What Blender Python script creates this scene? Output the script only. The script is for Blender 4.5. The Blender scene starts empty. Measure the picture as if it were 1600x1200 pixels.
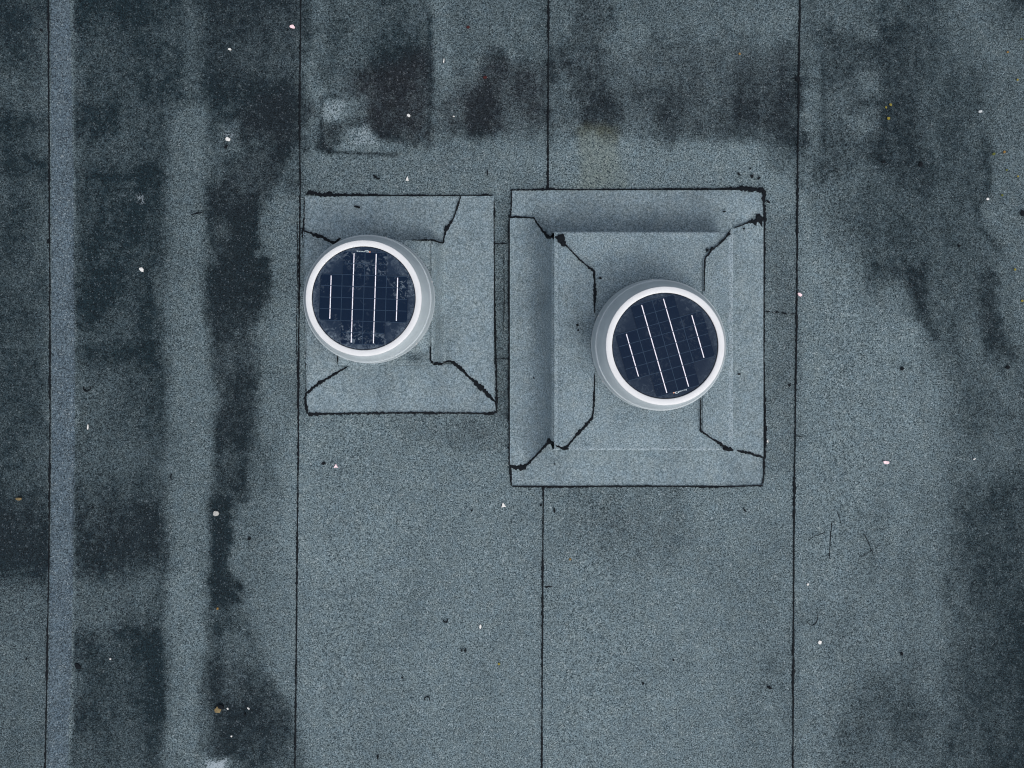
import bpy, math, random
import numpy as np
from mathutils import Vector

# ------------------------------------------------------------------ frame
# Drone looking straight down on a felt roof.  Measurements were taken on the
# photograph in pixels of a 1600x1200 frame: S metres per pixel on the roof,
# the lens axis meets the roof at pixel (NX, NY), the lens is D metres up.
S = 0.0025
NX, NY = 786.0, 503.0
D = 3.6
C = bpy.context.scene.collection
SC = bpy.context.scene

cam_d = bpy.data.cameras.new('camera')
cam = bpy.data.objects.new('camera', cam_d)
C.objects.link(cam)
cam.location = (0, 0, D)
cam.rotation_euler = (0, 0, 0)
cam_d.sensor_width = 36.0
cam_d.lens = 36.0 * (D / S) / 1600.0
cam_d.shift_x = (800 - NX) / 1600.0
cam_d.shift_y = -(600 - NY) / 1600.0
cam_d.clip_start = 0.05
cam_d.clip_end = 500
SC.camera = cam

SUN_EL, SUN_AZ = math.radians(54), math.radians(150)      # azimuth clockwise from +Y
w = bpy.data.worlds.new('World')
SC.world = w
w.use_nodes = True
nt = w.node_tree
sky = nt.nodes.new('ShaderNodeTexSky')
sky.sky_type = 'NISHITA'
sky.sun_disc = False
sky.sun_elevation = SUN_EL
sky.sun_rotation = SUN_AZ
sky.dust_density = 4.0
sky.air_density = 1.0
bgn = nt.nodes['Background']
bgn.inputs['Strength'].default_value = 0.15
hs = nt.nodes.new('ShaderNodeHueSaturation')               # cloudy: greyer than a clear sky
hs.inputs['Saturation'].default_value = 0.45
nt.links.new(sky.outputs['Color'], hs.inputs['Color'])
nt.links.new(hs.outputs['Color'], bgn.inputs['Color'])

sun_d = bpy.data.lights.new('sun', 'SUN')
sun = bpy.data.objects.new('sun', sun_d)
C.objects.link(sun)
sun_d.energy = 0.5          # high thin cloud: broad, nearly shadowless
sun_d.angle = math.radians(90)
sun_d.color = (1.0, 0.96, 0.92)
sdir = Vector((math.sin(SUN_AZ) * math.cos(SUN_EL), math.cos(SUN_AZ) * math.cos(SUN_EL), math.sin(SUN_EL)))
sun.rotation_euler = sdir.to_track_quat('Z', 'Y').to_euler()
sun.location = sdir * 20

SC.cycles.filter_width = 1.15
SC.view_settings.view_transform = 'Standard'
SC.view_settings.look = 'None'
SC.view_settings.gamma = 1.0
SC.view_settings.use_curve_mapping = False
SC.view_settings.exposure = 0.42

rnd = random.Random(11)


def P(px, py, z=0.0):
    k = S * (D - z) / D
    return ((px - NX) * k, -(py - NY) * k, z)


# ------------------------------------------------------------------ stains and painted edge darkening
rng = np.random.default_rng(5)


def vnoise(x, y, cell, seed):
    r = np.random.default_rng(seed)
    tab = r.random((256, 256))
    fx, fy = x / cell, y / cell
    ix, iy = np.floor(fx).astype(int), np.floor(fy).astype(int)
    tx, ty = fx - ix, fy - iy
    tx, ty = tx * tx * (3 - 2 * tx), ty * ty * (3 - 2 * ty)
    g = lambda a, b: tab[a % 256, b % 256]
    return ((g(ix, iy) * (1 - tx) + g(ix + 1, iy) * tx) * (1 - ty)
            + (g(ix, iy + 1) * (1 - tx) + g(ix + 1, iy + 1) * tx) * ty)


def fbm(x, y, cell, seed, octv=4):
    s, a, t = 0, 1.0, 0
    for o in range(octv):
        s = s + a * vnoise(x, y, cell / 2 ** o, seed + o)
        t += a
        a *= 0.55
    return s / t


CX0, CY0, CST = -90, -90, 3.0
CNX, CNY = 594, 461
gx, gy = np.meshgrid(CX0 + CST * np.arange(CNX), CY0 + CST * np.arange(CNY))
W1 = fbm(gx, gy * .55, 50, 21) - .5
W2 = fbm(gx, gy * .8, 60, 31) - .5
W3 = fbm(gx, gy * .5, 20, 41, 5) - .5
W4 = fbm(gx, gy, 9, 45, 2) - .5
PATCH = fbm(gx, gy * .45, 40, 51)
FINE = fbm(gx, gy * .5, 15, 55, 4)


def mask(poly, soft, warp):
    x = gx + W1 * warp * 2.2
    y = gy + W2 * warp * 2.2
    d2 = np.full(gx.shape, 1e12)
    inside = np.zeros(gx.shape, bool)
    n = len(poly)
    for i in range(n):
        ax, ay = poly[i]
        bx, by = poly[(i + 1) % n]
        ex, ey = bx - ax, by - ay
        t = np.clip(((x - ax) * ex + (y - ay) * ey) / (ex * ex + ey * ey + 1e-9), 0, 1)
        d2 = np.minimum(d2, (x - ax - t * ex) ** 2 + (y - ay - t * ey) ** 2)
        if ay != by:
            c = ((ay > y) != (by > y)) & (x < ex * (y - ay) / (by - ay) + ax)
            inside ^= c
    sd = np.sqrt(d2) * np.where(inside, -1, 1) + W3 * (soft * .75 + 3.5) + W4 * (4.5 + soft * .4)
    t = np.clip((soft - sd) / (2 * soft), 0, 1)
    return t * t * (3 - 2 * t)


def line_mask(pts, wid, soft, warp=0):
    x = gx + W1 * warp
    y = gy + W2 * warp
    d2 = np.full(gx.shape, 1e12)
    for (ax, ay), (bx, by) in zip(pts[:-1], pts[1:]):
        ex, ey = bx - ax, by - ay
        t = np.clip(((x - ax) * ex + (y - ay) * ey) / (ex * ex + ey * ey + 1e-9), 0, 1)
        d2 = np.minimum(d2, (x - ax - t * ex) ** 2 + (y - ay - t * ey) ** 2)
    t = np.clip((wid + soft - np.sqrt(d2)) / (2 * soft), 0, 1)
    return t * t * (3 - 2 * t)


def box(x0, y0, x1, y1):
    return [(x0, y0), (x1, y0), (x1, y1), (x0, y1)]


DARK = np.zeros(gx.shape)
WARM = np.zeros(gx.shape)
PALE = np.zeros(gx.shape)


def dark(a, poly, soft=14, warp=10, patchy=.5, warm=0.0):
    global DARK, WARM
    m = mask(poly, soft * 1.55, warp)
    v = a * m * np.clip(1 + patchy * (PATCH - .5) * 2, 0, 1.4) * (.82 + .36 * FINE)
    v = v + a * .4 * (4 * m * (1 - m)) ** 4 * np.clip((PATCH - .42) * 4, 0, 1)
    DARK = 1 - (1 - DARK) * (1 - np.clip(v, 0, .97))
    if warm:
        WARM = np.maximum(WARM, warm * m)


def clean(a, poly, soft=10, warp=6):
    global DARK
    DARK = DARK * (1 - a * mask(poly, soft, warp))


def dline(a, pts, wid, soft, warp=4):
    global DARK
    DARK = 1 - (1 - DARK) * (1 - a * line_mask(pts, wid, soft, warp))


# far left strip
dark(.50, box(-90, -90, 74, 905), 30, 10, patchy=.3)
dark(.34, box(-90, 880, 74, 1290), 40, 10, patchy=.3)
for (y0, y1, a) in ((18, 38, .35), (178, 206, .42), (242, 276, .42), (300, 370, .15), (440, 520, .12), (560, 700, .1)):
    dark(a, box(-90, y0, 76, y1), 12, 8)
dark(.4, box(-90, 780, 76, 886), 24, 8, warm=.3)
dark(.25, box(-90, 820, 76, 885), 12, 8, warm=.3)
clean(.35, box(-90, 108, 76, 170), 22)
# second strip
dark(.48, box(116, -90, 252, 900), 16, 10, patchy=.3)
dark(.34, box(112, 900, 254, 1290), 10, 10, patchy=.3)
dark(.16, box(244, -90, 300, 900), 20, 12, patchy=.3)
dark(.36, box(262, -90, 480, 180), 20, 14, patchy=.3)
dark(.20, [(322, 150), (470, 150), (440, 420), (425, 700), (470, 1290), (318, 1290)], 24, 14, patchy=.3)
dark(.45, [(168, -90), (245, -90), (240, 28), (200, 36), (172, 22)], 10, 10)
dark(.3, box(116, -90, 190, 40), 18, 10)
dark(.42, box(116, 168, 190, 206), 12, 10)
dark(.42, [(116, 262), (250, 258), (255, 276), (196, 290), (116, 290)], 12, 12)
dark(.3, box(116, 280, 200, 400), 25, 16)
dark(.3, box(210, 290, 260, 400), 16, 16, patchy=.9)
dark(.4, box(160, 420, 194, 480), 11, 14)
dark(.4, box(206, 420, 236, 520), 12, 14)
dark(.35, box(122, 480, 160, 510), 12, 12)
dark(.38, box(116, 538, 240, 562), 11, 10)
dark(.3, box(195, 538, 240, 566), 8, 6)
dark(.22, box(200, 560, 262, 760), 18, 12)
dark(.15, box(116, 560, 200, 760), 30, 12)
dark(.52, [(116, 780), (250, 770), (262, 820), (266, 890), (240, 884), (116, 892)], 24, 10, warm=.3)
dark(.62, [(120, 820), (200, 842), (240, 840), (248, 875), (190, 884), (118, 874)], 14, 10, warm=.3)
dark(.4, [(232, 800), (256, 810), (268, 890), (240, 872)], 10, 8)
dark(.12, box(116, 900, 250, 970), 20, 10)
dark(.38, [(116, 1000), (200, 985), (250, 985), (252, 1115), (180, 1130), (116, 1120)], 22, 10)
dark(.4, [(228, 985), (250, 990), (254, 1115), (242, 1110)], 8, 6)
dark(.2, box(108, 1110, 248, 1290), 22, 10)
dline(.3, [(252, 890), (250, 960), (252, 1110)], 3, 5)
# lighter band between, dark thread at its left side
dline(.3, [(276, -90), (277, 60), (279, 150)], 4, 8)
dark(.14, box(255, 150, 330, 420), 30, 20)
dark(.1, box(255, 420, 330, 1290), 30, 20)
clean(.55, [(284, -90), (308, -90), (310, 140), (286, 140)], 9, 5)
# dark tongue beside the long seam
dark(.50, [(312, -90), (480, -90), (480, 200), (400, 170), (330, 130)], 22, 14, warm=.25)
dark(.3, box(312, -90, 400, 40), 20, 12)
dark(.62, [(395, 150), (470, 120), (470, 232), (440, 244), (404, 222), (370, 215), (372, 190)], 16, 14, warm=.5)
dark(.35, [(335, 160), (470, 160), (466, 290), (415, 308), (370, 300), (340, 260)], 22, 14)
clean(.5, [(345, 195), (372, 188), (374, 236), (350, 240)], 9, 6)
dark(.5, [(330, 285), (372, 292), (392, 330), (396, 420), (372, 420), (340, 380), (326, 320)], 13, 10, warm=.3)
dark(.65, [(374, 318), (394, 325), (396, 420), (370, 418)], 8, 7, warm=.2)
dark(.52, [(326, 420), (372, 405), (414, 412), (416, 470), (400, 520), (394, 600), (392, 690), (350, 690), (330, 560), (322, 490)], 13, 10, warm=.3)
dark(.6, [(330, 425), (374, 400), (412, 405), (416, 455), (400, 500), (384, 490), (352, 476), (345, 520), (334, 560), (328, 500)], 10, 9, warm=.3)
clean(.3, [(362, 435), (398, 440), (396, 470), (368, 480)], 10, 6)
dark(.4, [(335, 560), (352, 590), (356, 620), (345, 620), (334, 590)], 8, 6)
dark(.3, [(345, 680), (392, 680), (388, 780), (350, 790)], 16, 10)
dark(.25, [(380, 690), (425, 690), (430, 760), (395, 760)], 22, 10)
dark(.66, [(328, 785), (354, 785), (357, 850), (352, 875), (372, 915), (368, 945), (334, 945), (330, 870)], 9, 6, warm=.15)
dark(.35, [(330, 940), (368, 930), (386, 985), (326, 990)], 14, 8)
dark(.3, [(325, 960), (372, 960), (425, 1080), (470, 1150), (470, 1290), (310, 1290), (316, 1100)], 12, 10)
dark(.48, [(322, 1035), (385, 1035), (425, 1085), (456, 1120), (440, 1180), (330, 1180), (312, 1110)], 20, 12, warm=.25)
clean(.85, [(314, 1186), (362, 1184), (356, 1250), (314, 1250)], 8, 6)
dark(.16, [(332, 290), (392, 300), (398, 400), (414, 420), (412, 480), (392, 520), (390, 640), (372, 700), (345, 700), (334, 600), (326, 500), (330, 420)], 10, 10, patchy=.7, warm=.3)
dark(.58, [(362, 330), (392, 322), (394, 420), (384, 500), (350, 540), (336, 500), (334, 430), (366, 410)], 9, 9, patchy=.6, warm=.3)
dark(.2, [(338, 640), (396, 650), (392, 780), (352, 800), (336, 900), (330, 790)], 14, 10, warm=.2)
dark(.3, [(330, 780), (352, 780), (360, 900), (372, 940), (332, 945)], 7, 5)
# strip left of centre, upper stains
dark(.46, [(506, -90), (674, -90), (673, 130), (560, 150), (506, 160)], 8, 6)
dark(.20, box(690, -90, 860, 120), 26, 16)
dark(.16, box(472, -90, 510, 150), 14, 8)
dark(.46, [(548, 120), (600, 90), (674, 80), (672, 224), (640, 226), (596, 212), (556, 192), (536, 170)], 18, 10, warm=.9)
dark(.44, [(572, 150), (674, 140), (668, 224), (640, 224), (598, 205), (560, 186)], 13, 8, warm=.9)
dark(.30, [(676, 130), (758, 86), (862, 95), (862, 200), (760, 216), (676, 212)], 16, 14, warm=.8)
dark(.6, [(503, 186), (546, 184), (610, 200), (636, 226), (600, 224), (560, 210), (530, 222), (520, 240), (503, 232)], 8, 7, warm=.5)
dark(.6, [(472, 160), (502, 156), (503, 186), (474, 192)], 9, 6, warm=.5)
dark(.25, box(474, 188, 503, 236), 10, 6)
clean(.92, [(505, 156), (540, 162), (534, 182), (508, 192)], 7, 6)
clean(.92, [(538, 200), (572, 196), (592, 222), (630, 228), (600, 240), (536, 234)], 7, 6)
dline(.78, [(503, 152), (502, 200), (505, 232), (520, 238), (560, 240), (618, 242)], 2, 4, 2)
dline(.55, [(672, 20), (673, 120), (670, 200), (664, 216), (645, 226)], 2, 5, 3)
dline(.4, [(503, 152), (520, 150), (545, 158)], 2, 4, 2)
clean(.55, box(679, -90, 704, 150), 5, 4)
dark(.40, [(762, 84), (795, 96), (802, 150), (786, 198), (740, 220), (712, 212), (688, 168), (704, 150), (735, 140), (748, 110)], 16, 12, warm=.7)
dark(.32, [(742, 130), (776, 120), (786, 160), (780, 195), (735, 216), (738, 170)], 12, 10, warm=.6)
clean(.45, box(700, 164, 722, 184), 8, 6)
dark(.25, [(800, 110), (830, 120), (832, 165), (815, 165)], 12, 8)
dark(.2, [(680, 130), (860, 120), (850, 222), (680, 225)], 20, 12)
# strip right of centre
dark(.36, [(893, -90), (952, -90), (950, 40), (940, 110), (893, 110)], 12, 8, warm=.4)
dark(.36, box(862, 70, 1250, 214), 18, 14, warm=.5)
dark(.4, [(890, 95), (930, 118), (962, 160), (940, 172), (892, 150)], 12, 10, warm=.5)
dark(.42, [(918, 165), (964, 168), (960, 206), (916, 200)], 12, 8, warm=.4)
dark(.3, [(960, 140), (1060, 140), (1100, 200), (1030, 214), (1010, 180)], 16, 12, warm=.3)
dark(.26, [(1030, 170), (1080, 120), (1250, 100), (1250, 214), (1110, 214), (1060, 200)], 16, 14, warm=.3)
dark(.28, [(1120, 160), (1180, 150), (1250, 140), (1250, 216), (1110, 212)], 13, 12, warm=.4)
dark(.3, box(1150, 55, 1250, 130), 22, 12)
dark(.32, [(1175, 212), (1250, 205), (1250, 290), (1222, 262)], 14, 10)
dark(.2, box(860, -90, 1250, 60), 30, 20)
# right field
dark(.30, [(1262, -90), (1480, -90), (1520, 120), (1540, 250), (1528, 330), (1552, 400), (1540, 520), (1420, 500), (1330, 430), (1262, 300)], 26, 14)
dark(.14, box(1490, -90, 1690, 700), 40, 20)
dark(.34, [(1286, 50), (1330, 56), (1400, 40), (1452, 55), (1452, 305), (1400, 290), (1340, 240), (1310, 280), (1287, 284)], 14, 10, warm=.2)
dline(.3, [(1286, 90), (1286, 180), (1288, 280)], 2, 6, 2)
dark(.25, [(1350, -90), (1450, -90), (1455, 60), (1380, 60)], 20, 12)
clean(.55, [(1334, 45), (1372, 40), (1376, 62), (1340, 64)], 9, 8)
clean(.5, [(1335, 110), (1372, 112), (1374, 142), (1345, 150)], 9, 8)
clean(.5, [(1322, 175), (1372, 170), (1372, 200), (1345, 215)], 9, 8)
dark(.18, [(1372, 130), (1450, 60), (1452, 300), (1430, 305), (1372, 260)], 16, 12)
dark(.2, [(1440, 90), (1530, 120), (1540, 300), (1520, 330), (1530, 470), (1360, 430), (1350, 330)], 24, 16)
dark(.66, [(1372, 418), (1452, 418), (1450, 520), (1436, 504), (1404, 440)], 12, 8, warm=.25)
dline(.34, [(1520, 110), (1527, 165)], 6, 10, 4)
dline(.62, [(1540, 240), (1546, 275), (1543, 298), (1524, 318), (1530, 355), (1560, 392)], 3, 9, 5)
dark(.5, [(1534, 430), (1552, 432), (1560, 510), (1580, 556), (1550, 536), (1532, 505)], 12, 8, warm=.3)
dark(.5, [(1552, -90), (1690, -90), (1690, 14), (1590, 14)], 10, 8, warm=.3)
dark(.25, [(1440, 470), (1560, 500), (1560, 720), (1490, 740)], 40, 20)
dark(.2, [(1260, 1000), (1340, 900), (1500, 700), (1560, 560), (1690, 520), (1690, 1290), (1260, 1290)], 70, 20)
dark(.44, [(1498, 778), (1545, 738), (1690, 770), (1690, 1290), (1500, 1290), (1488, 1000)], 22, 14, patchy=.15)
dark(.26, [(1520, 870), (1690, 860), (1690, 1290), (1560, 1290)], 40, 20, patchy=.15)
dark(.16, [(1425, 1040), (1500, 1000), (1500, 1290), (1425, 1290)], 20, 12)
dark(.3, [(1310, 1080), (1424, 1040), (1426, 1160), (1400, 1290), (1310, 1290)], 26, 12)
dark(.32, [(1390, 1100), (1424, 1090), (1424, 1160), (1392, 1170)], 14, 10)
dark(.14, [(1420, 900), (1440, 900), (1436, 1060), (1415, 1060)], 16, 10)
dark(.14, [(1560, 650), (1690, 600), (1690, 780), (1580, 760)], 24, 12)
# soft dirt in the clean middle
dark(.2, [(610, 645), (790, 645), (780, 700), (640, 690)], 18, 12, warm=.5)
dark(.35, box(776, 310, 800, 650), 10, 5, warm=.4)
dark(.2, [(860, 765), (1050, 765), (1080, 850), (960, 880), (880, 840)], 30, 16, warm=.5)
dark(.22, box(1197, 330, 1245, 730), 12, 8, warm=.7)
dark(.12, [(1140, 820), (1240, 820), (1240, 1290), (1150, 1200)], 40, 20)
dark(.14, [(560, 240), (640, 245), (780, 250), (860, 300), (470, 300)], 30, 16, warm=.5)
dark(.2, box(400, 560, 468, 640), 30, 14)
dark(.12, [(480, 1000), (640, 900), (600, 1290), (470, 1290)], 60, 20)
# the raised selvedge band on the left stays clean
clean(.8, [(78, -90), (113, -90), (116, 300), (116, 700), (114, 1100), (106, 1290), (74, 1290), (78, 800)], 4, 1.5)
dark(.25, [(-90, -90), (420, -90), (330, 300), (335, 700), (300, 1000), (240, 1290), (-90, 1290)], 60, 16, patchy=.15)  # dirt film that also paints the view's edge falloff, left side
dark(.16, [(1400, -90), (1690, -90), (1690, 1290), (1420, 1290), (1470, 900), (1520, 600), (1440, 420)], 60, 16, patchy=.15)  # edge falloff of the view painted into the felt, right side
dark(.12, [(-90, -90), (1690, -90), (1690, 60), (900, 90), (-90, 130)], 50, 16, patchy=.15)  # edge falloff painted along the top of the view
dark(.42, [(384, 228), (452, 226), (440, 280), (404, 310), (394, 350), (352, 348), (332, 320), (330, 286), (360, 270)], 9, 12, patchy=.6, warm=.4)
clean(.25, box(116, 570, 240, 740), 30, 14)
clean(.3, box(-90, 905, 74, 1290), 30, 14)
clean(.25, [(116, 905), (240, 905), (220, 975), (116, 985)], 16, 12)
clean(.42, [(264, 160), (322, 160), (326, 700), (322, 1290), (256, 1290), (262, 900)], 14, 8)
clean(.55, [(78, -90), (111, -90), (115, 300), (116, 700), (113, 1100), (106, 1290), (74, 1290), (78, 800)], 4, 1.5)
DARK = 1 - (1 - DARK) ** 1.55
DARK = np.clip(DARK + (fbm(gx, gy, 150, 77) - .5) * .22 + (fbm(gx, gy * .22, 34, 78) - .5) * .16 + (fbm(gx, gy, 26, 79) - .5) * .10, 0, .97)
WARM = np.maximum(WARM, .9 * 0)
ALGAE = mask([(905, 205), (960, 200), (972, 295), (900, 295)], 14, 8)
PALE = np.clip(.9 * mask([(318, 1192), (352, 1186), (356, 1250), (316, 1250)], 7, 8), 0, 1)
PALE = np.maximum(PALE, .55 * mask(box(216, 304, 226, 316), 5, 4))
PALE = np.maximum(PALE, .5 * mask(box(495, 1070, 503, 1080), 4, 3))
PALE = np.maximum(PALE, .5 * mask([(352, 204), (366, 208), (362, 214), (352, 212)], 4, 3))
PALE = np.maximum(PALE, .42 * mask([(508, 160), (540, 163), (528, 186), (508, 190)], 6, 5))
PALE = np.maximum(PALE, .42 * mask([(545, 202), (575, 198), (590, 226), (550, 232)], 6, 5))


def sample(F, px, py):
    u = np.abs((np.asarray(px, float) - CX0) / CST)
    v = np.abs((np.asarray(py, float) - CY0) / CST)
    pu, pv = 2 * (CNX - 1), 2 * (CNY - 1)
    u, v = u % pu, v % pv
    u = np.where(u > CNX - 1, pu - u, u)
    v = np.where(v > CNY - 1, pv - v, v)
    i, j = np.minimum(u.astype(int), CNX - 2), np.minimum(v.astype(int), CNY - 2)
    a, b = u - i, v - j
    return ((F[j, i] * (1 - a) + F[j, i + 1] * a) * (1 - b) + (F[j + 1, i] * (1 - a) + F[j + 1, i + 1] * a) * b)


# ------------------------------------------------------------------ materials
def srgb(r, g, b):
    f = lambda c: (c / 255 / 12.92) if c / 255 <= .04045 else ((c / 255 + .055) / 1.055) ** 2.4
    return (f(r), f(g), f(b), 1)


def mat(name):
    m = bpy.data.materials.new(name)
    m.use_nodes = True
    return m, m.node_tree.nodes, m.node_tree.links, m.node_tree.nodes['Principled BSDF']


def plain(name, col, rough=.7, spec=.3, nscale=400, namt=.25, bump=0.0):
    m, N, L, b = mat(name)
    g = N.new('ShaderNodeNewGeometry')
    n = N.new('ShaderNodeTexNoise')
    n.inputs['Scale'].default_value = nscale
    n.inputs['Detail'].default_value = 4
    L.new(g.outputs['Position'], n.inputs['Vector'])
    mx = N.new('ShaderNodeMix'); mx.data_type = 'RGBA'
    mx.inputs[6].default_value = tuple(c * (1 - namt) for c in col[:3]) + (1,)
    mx.inputs[7].default_value = tuple(min(1, c * (1 + namt)) for c in col[:3]) + (1,)
    L.new(n.outputs['Fac'], mx.inputs[0])
    L.new(mx.outputs[2], b.inputs['Base Color'])
    b.inputs['Roughness'].default_value = rough
    b.inputs['Specular IOR Level'].default_value = spec
    if bump:
        bp = N.new('ShaderNodeBump')
        bp.inputs['Strength'].default_value = bump
        bp.inputs['Distance'].default_value = .002
        L.new(n.outputs['Fac'], bp.inputs['Height'])
        L.new(bp.outputs['Normal'], b.inputs['Normal'])
    return m


def felt(name, lo, hi, blue=0.0, contrast=1.0):
    """mineral felt: dense granules, coarse mottling, dirt from the 'stain' attribute"""
    m, N, L, b = mat(name)
    geo = N.new('ShaderNodeNewGeometry')

    def noise(scale, detail, rough=.6):
        n = N.new('ShaderNodeTexNoise')
        n.inputs['Scale'].default_value = scale
        n.inputs['Detail'].default_value = detail
        n.inputs['Roughness'].default_value = rough
        L.new(geo.outputs['Position'], n.inputs['Vector'])
        return n.outputs['Fac']

    def math_(op, a, bb=None, c=None, clamp=False):
        n = N.new('ShaderNodeMath'); n.operation = op; n.use_clamp = clamp
        for i, v in enumerate((a, bb, c)):
            if v is None: continue
            if isinstance(v, (int, float)): n.inputs[i].default_value = v
            else: L.new(v, n.inputs[i])
        return n.outputs[0]

    def mix(fac, a, c, typ='MIX'):
        n = N.new('ShaderNodeMix'); n.data_type = 'RGBA'; n.blend_type = typ
        for i, v in ((0, fac), (6, a), (7, c)):
            if isinstance(v, (int, float)): n.inputs[i].default_value = v
            elif isinstance(v, tuple): n.inputs[i].default_value = v
            else: L.new(v, n.inputs[i])
        return n.outputs[2]

    gran = noise(215, 2.5, .75)
    vor = N.new('ShaderNodeTexVoronoi')
    vor.inputs['Scale'].default_value = 270
    L.new(geo.outputs['Position'], vor.inputs['Vector'])
    sep = N.new('ShaderNodeSeparateColor')
    L.new(vor.outputs['Color'], sep.inputs[0])
    speck = sep.outputs[0]
    # granule brightness 0..1
    cv = math_('MULTIPLY_ADD', noise(9, 3, .6), 3.3 * contrast, 1.7 * contrast)
    g1 = math_('ADD', math_('MULTIPLY', math_('SUBTRACT', gran, .5), cv), .5)
    g2 = math_('MULTIPLY_ADD', speck, .55 * contrast, -.275 * contrast)
    g = math_('ADD', g1, g2, clamp=True)
    base = mix(g, lo, hi)
    # sparkling pale granules
    sp = math_('GREATER_THAN', sep.outputs[1], .965)
    base = mix(math_('MULTIPLY', sp, .45), base, srgb(170, 182, 186))
    # slow mottling
    mot = noise(7, 4, .6)
    base = mix(1.0, base, mix(mot, (.80, .82, .84, 1), (1.2, 1.18, 1.16, 1)), 'MULTIPLY')
    tone = noise(24, 3, .6)
    base = mix(1.0, base, mix(tone, (.90, .98, 1.06, 1), (1.10, 1.02, .94, 1)), 'MULTIPLY')
    at = N.new('ShaderNodeAttribute'); at.attribute_name = 'stain'
    sa = N.new('ShaderNodeSeparateColor')
    L.new(at.outputs['Color'], sa.inputs[0])
    R, G, B = sa.outputs
    A = at.outputs['Alpha']
    nz = noise(38, 4, .65)
    # dirt settles unevenly between granules
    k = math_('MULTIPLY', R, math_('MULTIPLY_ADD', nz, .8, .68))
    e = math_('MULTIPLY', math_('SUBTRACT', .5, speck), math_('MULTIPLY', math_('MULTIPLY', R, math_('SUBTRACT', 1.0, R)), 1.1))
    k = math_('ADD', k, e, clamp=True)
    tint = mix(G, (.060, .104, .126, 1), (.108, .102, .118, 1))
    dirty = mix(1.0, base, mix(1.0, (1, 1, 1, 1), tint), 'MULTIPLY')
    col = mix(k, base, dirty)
    col = mix(math_('MULTIPLY', math_('MULTIPLY', sp, R), .22), col, srgb(120, 128, 134))
    # algae bloom and scoured pale patches
    col = mix(math_('MULTIPLY', A, math_('MULTIPLY', g, .36)), col, srgb(118, 122, 98))
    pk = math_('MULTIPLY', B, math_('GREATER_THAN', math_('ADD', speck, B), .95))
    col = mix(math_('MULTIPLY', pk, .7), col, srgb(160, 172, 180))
    L.new(col, b.inputs['Base Color'])
    b.inputs['Roughness'].default_value = .92
    b.inputs['Specular IOR Level'].default_value = .18
    bp = N.new('ShaderNodeBump')
    bp.inputs['Strength'].default_value = .55
    bp.inputs['Distance'].default_value = .0025
    L.new(gran, bp.inputs['Height'])
    L.new(bp.outputs['Normal'], b.inputs['Normal'])
    return m


M_FELT = felt('roof_felt', (.013, .025, .032, 1), (.186, .247, .270, 1))
M_BAND = felt('selvedge_felt', (.018, .029, .038, 1), (.138, .190, .228, 1))
M_FLASH = felt('flashing_felt', (.064, .093, .106, 1), (.256, .330, .368, 1), contrast=.85)
M_CAP = felt('cap_and_lit_face_felt', (.07, .102, .116, 1), (.285, .360, .392, 1), contrast=1.0)  # cap sheet felt, also the painted light on the side face
M_TAR = plain('bitumen', (.0045, .0068, .0095, 1), .8, .12, 300, .6, .6)
M_WHITE = plain('white_rim_plastic', (.59, .605, .615, 1), .4, .4, 34, .06)
M_GREY = plain('grey_dome_plastic', (.345, .395, .42, 1), .42, .35, 16, .18)
_b = M_GREY.node_tree.nodes['Principled BSDF']           # frosted, lets a little light through
_b.inputs['Subsurface Weight'].default_value = .35
_b.inputs['Subsurface Radius'].default_value = (.06, .06, .06)
M_BUS = plain('silver_busbar', (.78, .76, .84, 1), .4, .5, 500, .05)
M_PRINT = plain('pale_print', (.62, .72, .78, 1), .5, .3, 900, .3)
M_ORANGE = plain('orange_print', (.72, .34, .22, 1), .5, .3, 900, .2)
M_GRID = plain('laminate_line', srgb(38, 55, 74), .5, .1, 300, .25)
M_SCREW = plain('screw_steel', (.5, .5, .5, 1), .35, .5, 300, .2)
M_FLAKE = plain('white_flake', (.62, .62, .60, 1), .6, .3, 350, .15)
M_PETAL = plain('pink_petal', (.80, .60, .63, 1), .55, .3, 260, .25)
M_BROWN = plain('brown_crumb', (.17, .13, .065, 1), .85, .2, 260, .6)
M_STONE = plain('grey_stone', (.36, .36, .34, 1), .85, .2, 260, .35)
M_RUST = plain('dark_red_crumb', (.05, .012, .012, 1), .8, .2, 300, .4)
M_YELLOW = plain('yellow_lichen', (.20, .17, .035, 1), .9, .1, 300, .5)
M_ORL = plain('orange_lichen', (.21, .13, .045, 1), .9, .1, 300, .5)
M_GREEN = plain('green_moss', (.09, .105, .028, 1), .95, .1, 300, .5)
M_SMEAR = plain('pale_smear', (.42, .45, .46, 1), .8, .2, 500, .3)


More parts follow.
